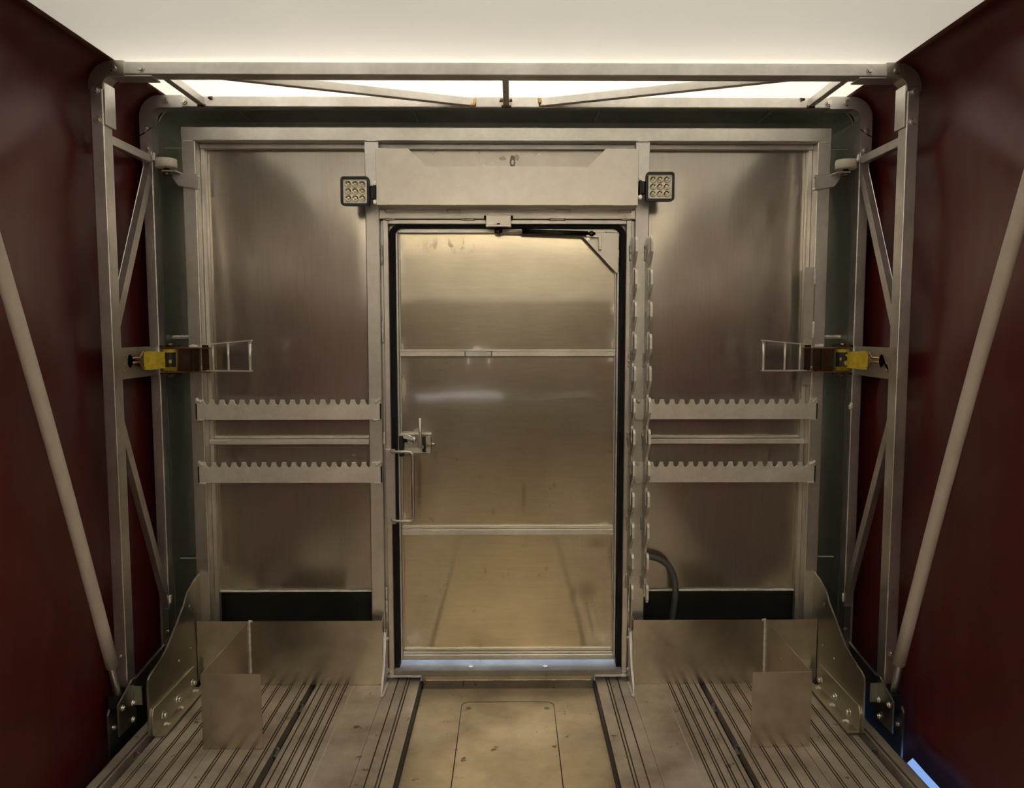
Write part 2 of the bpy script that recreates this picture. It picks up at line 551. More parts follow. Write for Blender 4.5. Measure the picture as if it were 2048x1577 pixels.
for s in (-1, 1):
    side_tarp(s)
tag(MB().box(-1.18, 1.18, BACK, YN, 2.1095, 2.1115, 0).build('ceiling', M['roof']), kind='structure')
wb = thing('wall_back', kind='structure')
MB().box(-1.28, 1.28, BACK - 0.03, BACK, -0.06, 0.36, 0.002).build('tailboard', M['carr'], wb)
MB().prism([(-1.30, 0.386), (-0.15, 0.388), (0.0, 0.364), (1.30, 0.368), (1.30, 2.12), (-1.30, 2.12)], 'y', BACK - 0.012, BACK - 0.008).build('curtain', M['tarp'], wb)

# ------------------------------------------------------------------ front bulkhead
wf = thing('wall_front', kind='structure')
F = 2.80
for s in (-1, 1):
    MB().box(s * 1.147, s * 1.100, F, 2.868, 0.0, 1.963, 0.003, 2).build('outer_post', M['frame'], wf)
    MB().box(s * 1.100, s * 1.083, 2.845, 2.868, 0.0, 1.963, 0.002).build('post_flange', M['frame'], wf)
    MB().box(s * 0.505, s * 0.455, F, 2.868, 0.0, 1.963, 0.003, 2).build('inner_post', M['frame'], wf)
    MB().box(s * 1.100, s * 0.503, 2.868, 2.873, 0.318, 1.966, 0).build('side_sheet', M['sheet'], wf)
    MB().box(s * 1.098, s * 0.506, 2.855, 2.875, 0.314, 0.320, 0.001).build('sheet_hem', M['weld'], wf)
    mr = MB().box(s * 1.100, s * 0.505, 2.838, 2.868, 0.878, 0.897, 0.002)
    mr.box(s * 1.100, s * 0.505, 2.850, 2.868, 0.899, 0.907, 0.001)
    mr.build('middle_rail', M['rack'], wf)
    MB().box(s * 1.30, s * 0.455, 3.0, 3.005, -0.16, 2.115, 0).build('back_sheet', M['hood'], wf)
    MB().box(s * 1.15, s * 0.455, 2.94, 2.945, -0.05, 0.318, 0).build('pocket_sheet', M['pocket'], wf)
    MB().box(s * 1.10, s * 0.505, 2.868, 2.94, 0.318, 0.322, 0).build('pocket_lid', M['hood'], wf)
    # door jambs
    j = MB().box(s * 0.4445, s * 0.4245, 2.803, 2.99, 0.0, 1.69, 0.002)
    j.box(s * 0.456, s * 0.4435, 2.83, 2.99, 0.0, 1.69, 0)
    j.build('door_jamb', M['frame'], wf)
    # joints of the hood side with their ledges
    for z, hz in ((1.946, 0.003), (1.272, 0.004), (0.455, 0.004)):
        MB().box(s * 1.219, s * 1.150, 2.80 + 0.03, 2.84, z - hz, z, 0.001).build('hood_seam', M['frame'], wf)
MB().box(-1.147, 1.147, F - 0.002, 2.868, 1.963, 2.011, 0.003, 2).build('top_beam', M['frame'], wf)
MB().box(-1.10, 1.10, 2.84, 2.868, 1.945, 1.963, 0.002).build('inner_flange', M['frame'], wf)
MB().box(-0.456, 0.456, 2.862, 2.870, 1.68, 1.966, 0).build('transom_sheet', M['headmark'], wf)
MB().box(-0.456, 0.456, 2.802, 2.862, 1.6935, 1.7245, 0.002).build('header_plate', M['head'], wf)
MB().box(-0.444, 0.444, 2.806, 2.99, 1.676, 1.6915, 0.002).build('header_lip', M['frame'], wf)
MB().box(-0.456, 0.456, 3.0, 3.005, 1.68, 2.115, 0).build('back_sheet', M['hood'], wf)
# hood: formed sheet that rings the bulkhead, rounded at the top corners
inn = [(-1.221, -0.05)] + arc(-1.131, 1.990, 0.09, 180, 90, 8) + arc(1.131, 1.990, 0.09, 90, 0, 8) + [(1.221, -0.05)]
out = [(-1.226, -0.05)] + arc(-1.131, 1.990, 0.095, 180, 90, 8) + arc(1.131, 1.990, 0.095, 90, 0, 8) + [(1.226, -0.05)]
mb = MB()
for i in range(len(inn) - 1):
    q = [inn[i], inn[i + 1], out[i + 1], out[i]]
    mb.prism(q, 'y', 2.785, 3.0)
bmesh.ops.remove_doubles(mb.bm, verts=mb.bm.verts[:], dist=1e-5)
mb.build('hood', M['hood'], wf)
for x in (-0.955, -0.335, 0.327, 0.945):
    MB().box(x - 0.0022, x + 0.0022, 2.786, 2.995, 2.076, 2.081, 0).build('hood_seam', M['weld'], wf)
# weld beads of the frame
for s in (-1, 1):
    weld([(s * 1.142, F - 0.001, 1.962), (s * 1.106, F - 0.001, 1.962)], wf, 0.0035)
    weld([(s * 0.500, F - 0.001, 1.9635), (s * 0.460, F - 0.001, 1.9635)], wf, 0.003, M['frame'])
    weld([(s * 1.216, 2.828, 1.276), (s * 1.152, 2.828, 1.276)], wf, 0.004)
    for z in (1.33, 1.30, 0.93, 0.35, 0.30):
        weld([(s * 0.449, 2.802, z), (s * 0.449, 2.802, z - 0.045)], wf, 0.004)
    weld([(s * 0.4495, 2.802, 1.60), (s * 0.4495, 2.802, 1.535)], wf, 0.0035)
for x0, x1 in ((-0.436, -0.402), (-0.215, -0.165), (0.170, 0.225), (0.395, 0.44)):
    weld([(x0, 2.800, 1.7215), (x1, 2.800, 1.7215)], wf, 0.0045, M['frame'])
for x0, x1 in ((-0.44, -0.40), (-0.168, -0.115), (0.150, 0.205), (0.405, 0.44)):
    weld([(x0, 2.803, 1.692), (x1, 2.803, 1.692)], wf, 0.004, M['frame'])
# right post has an extra stiffener strip with a long stitched weld
MB().box(1.107, 1.066, 2.800, 2.812, 1.10, 1.525, 0.002).build('stiffener', M['frame'], wf)
for z0, z1 in ((1.52, 1.46), (1.33, 1.27), (1.155, 1.10)):
    weld([(1.105, 2.799, z0), (1.105, 2.799, z1)], wf, 0.004)

# fillers behind the rounded corners of the door seal
for s in (-1, 1):
    MB().box(s * 0.4070, s * 0.4445, 2.850, 2.99, 1.60, 1.69, 0).build('corner_filler', M['frame'], wf)
MB().box(-0.4070, 0.4070, 2.850, 2.99, 1.6655, 1.69, 0).build('corner_filler', M['frame'], wf)

# sill under the door
tr = thing('trim_1', kind='structure')
MB().box(-0.4245, 0.4245, 2.790, 2.99, 0.014, 0.036, 0.002).build('sill_plate', M['sill'], tr)
for s in (-1, 1):
    MB().box(s * 0.450, s * 0.322, 2.784, 2.80, 0.012, 0.019, 0.001).build('sill_lip', M['frame'], tr)
    MB().cyl((s * 0.14, 2.822, 0.035), (s * 0.14, 2.822, 0.0372), 0.009, 16).build('screw', M['carr'], tr)
MB().box(-0.322, 0.322, 2.797, 2.81, -0.05, 0.013, 0.001).build('sill_riser', M['plate'], tr)
weld([(-0.31, 2.796, -0.004), (0.31, 2.796, -0.004)], tr, 0.005, M['plate'])

# ------------------------------------------------------------------ door
d = thing('door_1', kind='structure')
MB().box(-0.398, 0.398, 2.860, 2.864, 0.080, 1.655, 0).build('door_sheet', M['door'], d)
for s in (-1, 1):
    MB().box(s * 0.4055, s * 0.396, 2.836, 2.868, 0.056, 1.664, 0.002).build('stile', M['frame'], d)
    MB().box(s * 0.396, s * 0.391, 2.852, 2.862, 0.09, 1.650, 0.001).build('stile_bead', M['frame'], d)
MB().box(-0.396, 0.396, 2.836, 2.868, 1.648, 1.664, 0.002).build('top_rail', M['frame'], d)
br = MB().box(-0.396, 0.396, 2.836, 2.868, 0.056, 0.076, 0.002)
br.box(-0.394, 0.394, 2.846, 2.866, 0.077, 0.084, 0.001).box(-0.393, 0.393, 2.853, 2.866, 0.085, 0.095, 0.001)
br.build('bottom_rail', M['frame'], d)
r1 = MB().box(-0.3955, 0.3955, 2.840, 2.862, 1.203, 1.221, 0.002).box(-0.3955, 0.3955, 2.850, 2.862, 1.2215, 1.228, 0.001).build('cross_rail', M['rack'], d)
MB().box(-0.155, -0.060, 2.8375, 2.842, 1.2035, 1.221, 0.001).build('splice_plate', M['bow'], r1)
for x in (-0.156, -0.059):
    MB().box(x - 0.0012, x + 0.0012, 2.837, 2.842, 1.203, 1.2215, 0).build('splice_joint', M['dark'], r1)
MB().box(-0.3955, 0.3955, 2.840, 2.862, 0.535, 0.557, 0.002).box(-0.3955, 0.3955, 2.850, 2.862, 0.5575, 0.569, 0.002).build('cross_rail', M['rack'], d)
# black rubber seal round the leaf, open at the bottom
inn = [(-0.4065, 0.03)] + arc(-0.3765, 1.6345, 0.030, 180, 90, 6) + arc(0.3765, 1.6345, 0.030, 90, 0, 6) + [(0.4065, 0.03)]
out = [(-0.4245, 0.03)] + arc(-0.3835, 1.6365, 0.041, 180, 90, 6) + arc(0.3835, 1.6365, 0.041, 90, 0, 6) + [(0.4245, 0.03)]
mb = MB()
for i in range(len(inn) - 1):
    mb.prism([inn[i], inn[i + 1], out[i + 1], out[i]], 'y', 2.816, 2.862)
bmesh.ops.remove_doubles(mb.bm, verts=mb.bm.verts[:], dist=1e-5)
mb.build('rubber_seal', M['black'], d)
# corner gusset at the hinge side with a small angle on it
g = MB().prism([(0.258, 1.647), (0.398, 1.648), (0.399, 1.507), (0.393, 1.505)], 'y', 2.824, 2.828).build('corner_plate', M['head'], d)
MB().prism([(0.281, 1.638), (0.336, 1.638), (0.336, 1.586), (0.327, 1.586), (0.327, 1.631), (0.281, 1.631)], 'y', 2.802, 2.824, 0.001).build('angle_bracket', M['frame'], g)
MB().bolt((0.287, 2.822, 1.628), 'y', -1, 0.006).build('bolt', M['zinc'], g)
for z0, z1 in ((1.635, 1.59), (1.56, 1.51)):
    weld([(0.400, 2.826, z0), (0.400, 2.826, z1)], g, 0.003, M['frame'])
weld([(0.352, 2.826, 1.649), (0.388, 2.826, 1.649)], g, 0.003)
# gas strut
gs = MB().cyl((0.052, 2.808, 1.6505), (0.288, 2.808, 1.6435), 0.0085, 16).build('gas_strut', M['blackpl'], d)
MB().cyl((-0.025, 2.808, 1.652), (0.055, 2.808, 1.650), 0.004, 12).build('piston_rod', M['chrome'], gs)
MB().lathe([(0.001, 0), (0.0075, 0.001), (0.0075, 0.012), (0.001, 0.013)], (0.048, 2.808, 1.651), 'x', 14).build('end_cap', M['nylon'], gs)
for x, z in ((-0.033, 1.652), (0.300, 1.642)):
    MB().lathe([(0.001, -0.012), (0.010, -0.011), (0.011, 0.0), (0.010, 0.011), (0.001, 0.012)], (x, 2.812, z), 'y', 14).cyl((x - 0.014, 2.81, z), (x + 0.014, 2.81, z), 0.007, 10).build('ball_joint', M['bronze'], gs)
# latch
lt = MB().box(-0.398, -0.285, 2.850, 2.861, 0.843, 0.919, 0.002).build('latch', M['rack'], d)
MB().box(-0.385, -0.283, 2.836, 2.861, 0.908, 0.917, 0.002).build('latch_flange', M['zinc'], lt)
MB().box(-0.303, -0.283, 2.834, 2.861, 0.845, 0.908, 0.002).build('latch_bracket', M['frame'], lt)
MB().box(-0.372, -0.318, 2.838, 2.852, 0.868, 0.912, 0.002).build('latch_case', M['zinc'], lt)
MB().prism([(-0.398, 0.918), (-0.372, 0.918), (-0.346, 0.903), (-0.350, 0.893), (-0.378, 0.903), (-0.398, 0.903)], 'y', 2.826, 2.838, 0.001).build('latch_cam', M['chrome'], lt)
MB().box(-0.399, -0.384, 2.822, 2.85, 0.835, 0.912, 0.002).build('latch_bolt_guide', M['dark'], lt)
MB().box(-0.381, -0.363, 2.83, 2.845, 0.868, 0.885, 0.002).build('latch_tongue', M['zinc'], lt)
MB().box(-0.317, -0.304, 2.8485, 2.8505, 0.848, 0.906, 0).build('latch_gap_shade', M['dark'], lt)  # dark strips laid in for the shade between latch parts
MB().box(-0.392, -0.374, 2.8490, 2.8500, 0.872, 0.900, 0).build('latch_gap_shade', M['dark'], lt)
MB().cyl((-0.3205, 2.822, 0.868), (-0.3215, 2.822, 0.978), 0.0055, 14).build('latch_lever', M['chrome'], lt)
MB().lathe([(0.001, -0.008), (0.011, -0.007), (0.012, 0), (0.001, 0.003)], (-0.346, 2.836, 0.897), 'y', 16).build('pivot_bolt', M['zinc'], lt)
for x, z, ax in ((-0.293, 0.887, 'y'), (-0.293, 0.874, 'y'), (-0.317, 0.868, 'y'), (-0.372, 0.848, 'y')):
    MB().bolt((x, 2.833, z), ax, -1, 0.006).build('bolt', M['zinc'], lt)
MB().cyl((-0.285, 2.842, 0.880), (-0.268, 2.842, 0.877), 0.005, 8).build('cotter', M['zinc'], lt)

# catch block over the door
ca = tag(MB().prism([(-0.076, 1.703), (0.012, 1.703), (0.013, 1.664), (-0.077, 1.664)], 'y', 2.770, 2.806, 0.0015).build('door_catch', M['head']), 'small folded metal catch block welded over the middle of the door top', 'catch')
MB().box(-0.077, 0.013, 2.766, 2.772, 1.662, 1.669, 0.001).build('catch_lip', M['frame'], ca)
MB().box(-0.0375, -0.026, 2.768, 2.7715, 1.670, 1.674, 0).build('notch', M['dark'], ca)
for x in (-0.080, 0.016):
    MB().box(x - 0.004, x + 0.004, 2.797, 2.8025, 1.690, 1.705, 0.001).build('scorch_pad', M['dark'], ca)

# tray box above the door
hb = thing('header_box', 'wide folded aluminium tray box with a notched front edge above the door', 'box', (0, 2.75, 1.726))
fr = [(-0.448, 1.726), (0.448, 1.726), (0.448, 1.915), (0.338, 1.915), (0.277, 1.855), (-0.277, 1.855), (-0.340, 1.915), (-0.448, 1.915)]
MB().prism(fr, 'y', 2.700, 2.704, 0.0008).build('front_panel', M['head'], hb)
ce = MB()  # bright strips laid along the notched edge as a painted highlight
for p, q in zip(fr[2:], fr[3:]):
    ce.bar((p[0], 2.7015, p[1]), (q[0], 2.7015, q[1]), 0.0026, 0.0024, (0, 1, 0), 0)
ce.build('edge_highlight', M['weld'], hb)
MB().box(-0.448, 0.448, 2.704, 2.800, 1.726, 1.730, 0).build('bottom_panel', M['head'], hb)
for s in (-1, 1):
    MB().box(s * 0.448, s * 0.444, 2.704, 2.800, 1.730, 1.915, 0).build('end_panel', M['head'], hb)
for x0, x1 in ((-0.447, -0.41), (-0.235, -0.175), (0.03, 0.09), (0.215, 0.26), (0.36, 0.44)):
    weld([(x0, 2.701, 1.7265), (x1, 2.701, 1.7265)], hb, 0.0025, M['frame'])

# grab handle on the left jamb
gh = thing('grab_handle', 'round bar grab handle on a flat plate left of the door', 'handle', (-0.43, 2.80, 0.59))
MB().box(-0.445, -0.410, 2.792, 2.803, 0.590, 0.867, 0.0015).build('mounting_plate', M['bow'], gh)
pth = [(-0.412, 2.765, 0.862), (-0.362, 2.765, 0.862)] + [(-0.358 + 0.016 * math.sin(a), 2.765, 0.846 + 0.016 * math.cos(a)) for a in [PI / 2 * k / 5 for k in range(6)]] + \
      [(-0.342 - 0.016 * (1 - math.cos(a)), 2.765, 0.624 - 0.016 * math.sin(a)) for a in [PI / 2 * k / 5 for k in range(6)]] + [(-0.412, 2.765, 0.608)]
MB().tube([(-0.425, 2.80, 0.862), (-0.418, 2.77, 0.862)] + pth + [(-0.418, 2.77, 0.608), (-0.425, 2.80, 0.608)], 0.0058, 12).build('grip_bar', M['bow'], gh)

# ------------------------------------------------------------------ toothed chain racks
WHERE = {(-1, 0): 'upper toothed rack bar left of the door, across the posts', (-1, 1): 'lower toothed rack bar left of the door, under its twin',
         (1, 0): 'upper toothed rack bar right of the door, behind the hook bars', (1, 1): 'lower toothed rack bar right of the door, under its twin'}
for s in (-1, 1):
    for k, (z0, z1) in enumerate(((0.976, 1.0485), (0.744, 0.8195))):
        x0, x1 = 0.458, 1.124
        top = [(x0, z1)]
        x = x0 + 0.036
        while x + 0.024 < x1 - 0.02:
            top += [(x, z1), (x + 0.0015, z1 - 0.008)] + [(x + 0.011 + 0.0095 * math.cos(a), z1 - 0.0105 - 0.0095 * math.sin(a)) for a in [PI - PI * i / 6 for i in range(7)]] + [(x + 0.0205, z1 - 0.008), (x + 0.022, z1)]
            x += 0.0363
        top += [(x1, z1)]
        pts = [(s * u, v) for u, v in [(x0, z0)] + top + [(x1, z0)]]
        r = thing('chain_rack', WHERE[(s, k)], 'rack', (s * 0.79, 2.795, z0), 'toothed rack bars on the bulkhead')
        MB().prism(pts, 'y', 2.790, 2.7995, 0.0008).build('toothed_bar', M['rack'], r)
        for xe in (x0 + 0.002, x1 - 0.002):
            MB().box(s * (xe - 0.002), s * (xe + 0.002), 2.787, 2.80, z0 + 0.002, z1 - 0.014, 0).build('end_joint', M['dark'], r)
            dx = 0.012 if xe < 0.6 else -0.012
            weld([(s * xe, 2.789, z1 + 0.003), (s * (xe + dx), 2.788, z1 - 0.006), (s * (xe + dx * 1.6), 2.789, z1 - 0.010)], r, 0.006)
            weld([(s * (xe + dx * 0.3), 2.790, z0 - 0.001), (s * (xe + dx * 2.2), 2.790, z0 - 0.001)], r, 0.0035)

# ------------------------------------------------------------------ hook bars right of the door
for k, (xb, lab) in enumerate(((0.443, 'upright bar of hooks nearest the door on its right side'), (0.4965, 'upright bar of hooks on the right post, further from the door'))):
    pts = [(2.80, 0.335 + 0.025), (2.80, 1.60), (2.785, 1.622)]
    n, pit, zt = 12, 0.1114, 1.620
    pts += [(2.734, 1.622)]
    for i in range(n):
        t = zt - pit * i
        pts += [(2.734, t - 0.030), (2.731, t - 0.050), (2.725, t - 0.056), (2.718, t - 0.050), (2.716, t - 0.030), (2.715, t - 0.008), (2.707, t), (2.691, t - 0.002), (2.683, t - 0.014), (2.681, t - 0.052), (2.692, t - 0.066)]
        if i < n - 1:
            pts += [(2.728, t - 0.094), (2.734, t - 0.104)]
    pts += [(2.715, 0.340), (2.735, 0.335)]
    hk = thing('hook_bar', lab, 'hook bar', (xb, 2.80, 0.335), 'hook bars beside the door')
    hp = MB().prism(pts, 'x', xb - 0.004, xb + 0.004).build('hook_plate', M['hookbar'], hk)
    hp.data.materials.append(M['rack'])          # edges coloured lighter, as if catching the light
    for p in hp.data.polygons:
        if len(p.vertices) == 4:
            p.material_index = 1
    for z in (1.60, 1.22, 0.93, 0.62, 0.40):
        weld([(xb - 0.004, 2.799, z), (xb - 0.004, 2.799, z - 0.055)], hk, 0.0045, M['frame'])

# ------------------------------------------------------------------ work lights
for s, xc, zc, lab in ((-1, -0.521, 1.773, 'square black work light with nine lenses left of the header box'), (1, 0.524, 1.790, 'square black work light with nine lenses right of the header box')):
    wl = thing('work_light', lab, 'light', (xc, 2.70, zc), 'square work lights')
    h = 0.049
    hs = MB().box(xc - h + 0.003, xc + h - 0.003, 2.712, 2.745, zc - h + 0.003, zc + h - 0.003, 0.006, 2)
    for i in range(7):
        x = xc - 0.036 + 0.012 * i
        hs.box(x - 0.002, x + 0.002, 2.745, 2.760, zc - 0.04, zc + 0.04, 0)
    hs.build('housing', M['blackpl'], wl)
    bz = MB()
    bo = arc(xc + h - 0.011, zc + h - 0.011, 0.011, 0, 90, 4) + arc(xc - h + 0.011, zc + h - 0.011, 0.011, 90, 180, 4) + arc(xc - h + 0.011, zc - h + 0.011, 0.011, 180, 270, 4) + arc(xc + h - 0.011, zc - h + 0.011, 0.011, 270, 360, 4)
    hi = h - 0.008
    bi = arc(xc + hi - 0.004, zc + hi - 0.004, 0.004, 0, 90, 4) + arc(xc - hi + 0.004, zc + hi - 0.004, 0.004, 90, 180, 4) + arc(xc - hi + 0.004, zc - hi + 0.004, 0.004, 180, 270, 4) + arc(xc + hi - 0.004, zc - hi + 0.004, 0.004, 270, 360, 4)
    for i in range(len(bo)):
        j = (i + 1) % len(bo)
        bz.prism([bo[i], bo[j], bi[j], bi[i]], 'y', 2.700, 2.714)
    bmesh.ops.remove_doubles(bz.bm, verts=bz.bm.verts[:], dist=1e-5)
    bz.build('bezel', M['blackpl'], wl)
    MB().box(xc - hi, xc + hi, 2.708, 2.713, zc - hi, zc + hi, 0).build('reflector', M['reflector'], wl)
    for i in range(3):
        for j in range(3):
            c = (xc + (i - 1) * 0.0238, 2.708, zc + (j - 1) * 0.0238)
            ln = MB().lathe([(0.0112, 0.0), (0.0112, -0.003), (0.0092, -0.003), (0.006, -0.0005), (0.0055, -0.0005)], c, 'y', 18).build('lens', M['lens'], wl)
            MB().lathe([(0.0052, 0.0), (0.0045, -0.002), (0.0002, -0.003)], c, 'y', 12).build('diode', M['reflector'], ln)
    ix = xc - s * h
    for i in range(6):
        z = zc - 0.034 + 0.0125 * i
        MB().box(ix + s * 0.0085, ix + s * 0.0125, 2.704, 2.7085, z, z + 0.007, 0).build('side_glint', M['chrome'], wl)
    MB().box(ix + s * 0.002, xc - s * 0.066, 2.722, 2.752, zc - 0.022, zc + 0.022, 0.003).box(xc - s * 0.060, xc - s * 0.068, 2.72, 2.802, zc - 0.028, zc + 0.026, 0.002).build('mounting_bracket', M['blackpl'], wl)
    for dz in (0.031, -0.033):
        MB().bolt((xc - s * 0.0655, 2.722, zc + dz), 'y', -1, 0.0055).build('bolt', M['zinc'], wl)

# ------------------------------------------------------------------ guide rollers
for s in (-1, 1):
    gr = thing('guide_roller', 'white nylon guide roller on an angled tab, %s top of the bulkhead' % SD[s], 'roller', (s * 1.13, 2.79, 1.79), 'guide rollers')
    MB().prism([(s * 1.180, 1.853), (s * 1.088, 1.847), (s * 1.088, 1.793), (s * 1.159, 1.806), (s * 1.178, 1.832)], 'y', 2.789, 2.7985, 0.0008).build('tab', M['bow'], gr)
    MB().box(s * 1.148, s * 1.196, 2.745, 2.798, 1.846, 1.851, 0.001).build('arm', M['bow'], gr)
    MB().lathe([(0.001, 0), (0.033, 0.0), (0.036, 0.003), (0.036, 0.028), (0.033, 0.031), (0.001, 0.031)], (s * 1.184, 2.758, 1.860), 'z', 28).build('wheel', M['nylon'], gr)
    MB().cyl((s * 1.184, 2.758, 1.838), (s * 1.184, 2.758, 1.862), 0.010, 14).cyl((s * 1.184, 2.758, 1.836), (s * 1.184, 2.758, 1.845), 0.014, 6).build('axle_bolt', M['bronze'], gr)
    weld([(s * 1.088, 2.790, 1.846), (s * 1.088, 2.790, 1.835)], gr, 0.004)
    weld([(s * 1.088, 2.790, 1.803), (s * 1.088, 2.790, 1.792)], gr, 0.004)

# ------------------------------------------------------------------ double bow that carries the tarpaulin
bt = thing('bow_truss', 'double aluminium bow with zigzag braces standing in front of the bulkhead', 'frame', (0, 2.58, 0))
for (y0, y1, xo, zt, zb, w, nm) in ((2.400, 2.452, 1.250, 2.100, 0.16, 0.038, 'front'), (2.730, 2.775, 1.2555, 2.096, 0.05, 0.036, 'rear')):
    MB().box(-xo + 0.07, xo - 0.07, y0, y1, zt - w, zt, 0.003, 2).build(nm + '_beam', M['bow'], bt)
    R = 0.07
    for s in (-1, 1):
        MB().box(s * xo, s * (xo - w), y0, y1, zb, zt - R, 0.003, 2).build(nm + '_post', M['bow'], bt)
        # bent corner sleeve
        e = 0.0025
        L1, L2 = (0.035, 0.01) if nm == 'front' else (0.075, 0.115)
        o_ = [(xo + e, zt - R - L2)] + arc(xo - R, zt - R, R + e, 0, 90, 8) + [(xo - R - L1, zt + e)]
        i_ = [(xo - w - e, zt - R - L2)] + arc(xo - R, zt - R, R - w - e, 0, 90, 8) + [(xo - R - L1, zt - w - e)]
        mb = MB()
        for i in range(len(o_) - 1):
            mb.prism([(s * a, b_) for a, b_ in (o_[i], o_[i + 1], i_[i + 1], i_[i])], 'y', y0 - e, y1 + e)
        bmesh.ops.remove_doubles(mb.bm, verts=mb.bm.verts[:], dist=1e-5)
        cs = mb.build('corner_sleeve', M['gusset'] if nm == 'front' else M['bow'], bt)
        if nm == 'front':
            bl = [(xo - 0.075, zt - 0.020), (xo - 0.155, zt - 0.020), (xo - 0.018, zt - 0.083), (xo - 0.020, zt - 0.172)]
            MB().box(s * (xo - w), s * (xo - w - 0.006), y0 + 0.003, y1 + 0.012, zt - 0.185, zt - R + 0.01, 0.001).build('inner_sleeve', M['frame'], bt)
            MB().box(s * (xo - 0.06), s * (xo - 0.185), y0 + 0.003, y1 + 0.012, zt - w - 0.005, zt - w, 0.001).build('inner_sleeve', M['bow'], bt)
        else:
            bl = [(xo - 0.090, zt - 0.018), (xo - 0.150, zt - 0.018), (xo - 0.016, zt - 0.112), (xo - 0.018, zt - 0.178)]
            # plate edges on the rear sleeve
            MB().prism([(s * (xo + 0.003), zt - 0.135), (s * (xo - 0.010), zt - 0.130), (s * (xo - w - 0.003), zt - 0.108), (s * (xo - w - 0.003), zt - 0.105), (s * (xo + 0.003), zt - 0.132)], 'y', y0 - 0.004, y0 - 0.001).build('sleeve_edge', M['dark'], bt)
        for bx, bz_ in bl:
            MB().bolt((s * bx, y0 - 0.001 - (e if nm == 'rear' else 0), bz_), 'y', -1, 0.0085).build('bolt', M['zinc'], bt)
# flat zigzag under the roof
zb = 2.078
for s in (-1, 1):
    MB().bar((s * 1.045, 2.44, zb), (s * 1.045, 2.735, zb), 0.022, 0.026).build('roof_brace', M['bow'], bt)
    MB().bar((s * 0.90, 2.44, zb), (s * 0.115, 2.738, zb), 0.022, 0.026).build('roof_brace', M['bow'], bt)
    weld([(s * 0.160, 2.728, zb - 0.012), (s * 0.112, 2.727, zb - 0.012), (s * 0.110, 2.727, zb + 0.012)], bt, 0.005, M['gold'])
    weld([(s * 1.056, 2.727, zb - 0.014), (s * 1.030, 2.727, zb - 0.014)], bt, 0.005, M['bronze'])
    weld([(s * 1.02, 2.727, zb + 0.012), (s * 1.008, 2.727, zb + 0.010)], bt, 0.006, M['bronze'])
MB().bar((-0.004, 2.44, zb), (-0.004, 2.735, zb), 0.020, 0.026).build('roof_brace', M['bow'], bt)
for x in (-0.020, 0.012):
    weld([(x, 2.727, zb + 0.010), (x, 2.727, zb + 0.002)], bt, 0.006, M['bronze'])
weld([(-0.020, 2.727, zb - 0.015), (0.014, 2.727, zb - 0.015)], bt, 0.005, M['bronze'])
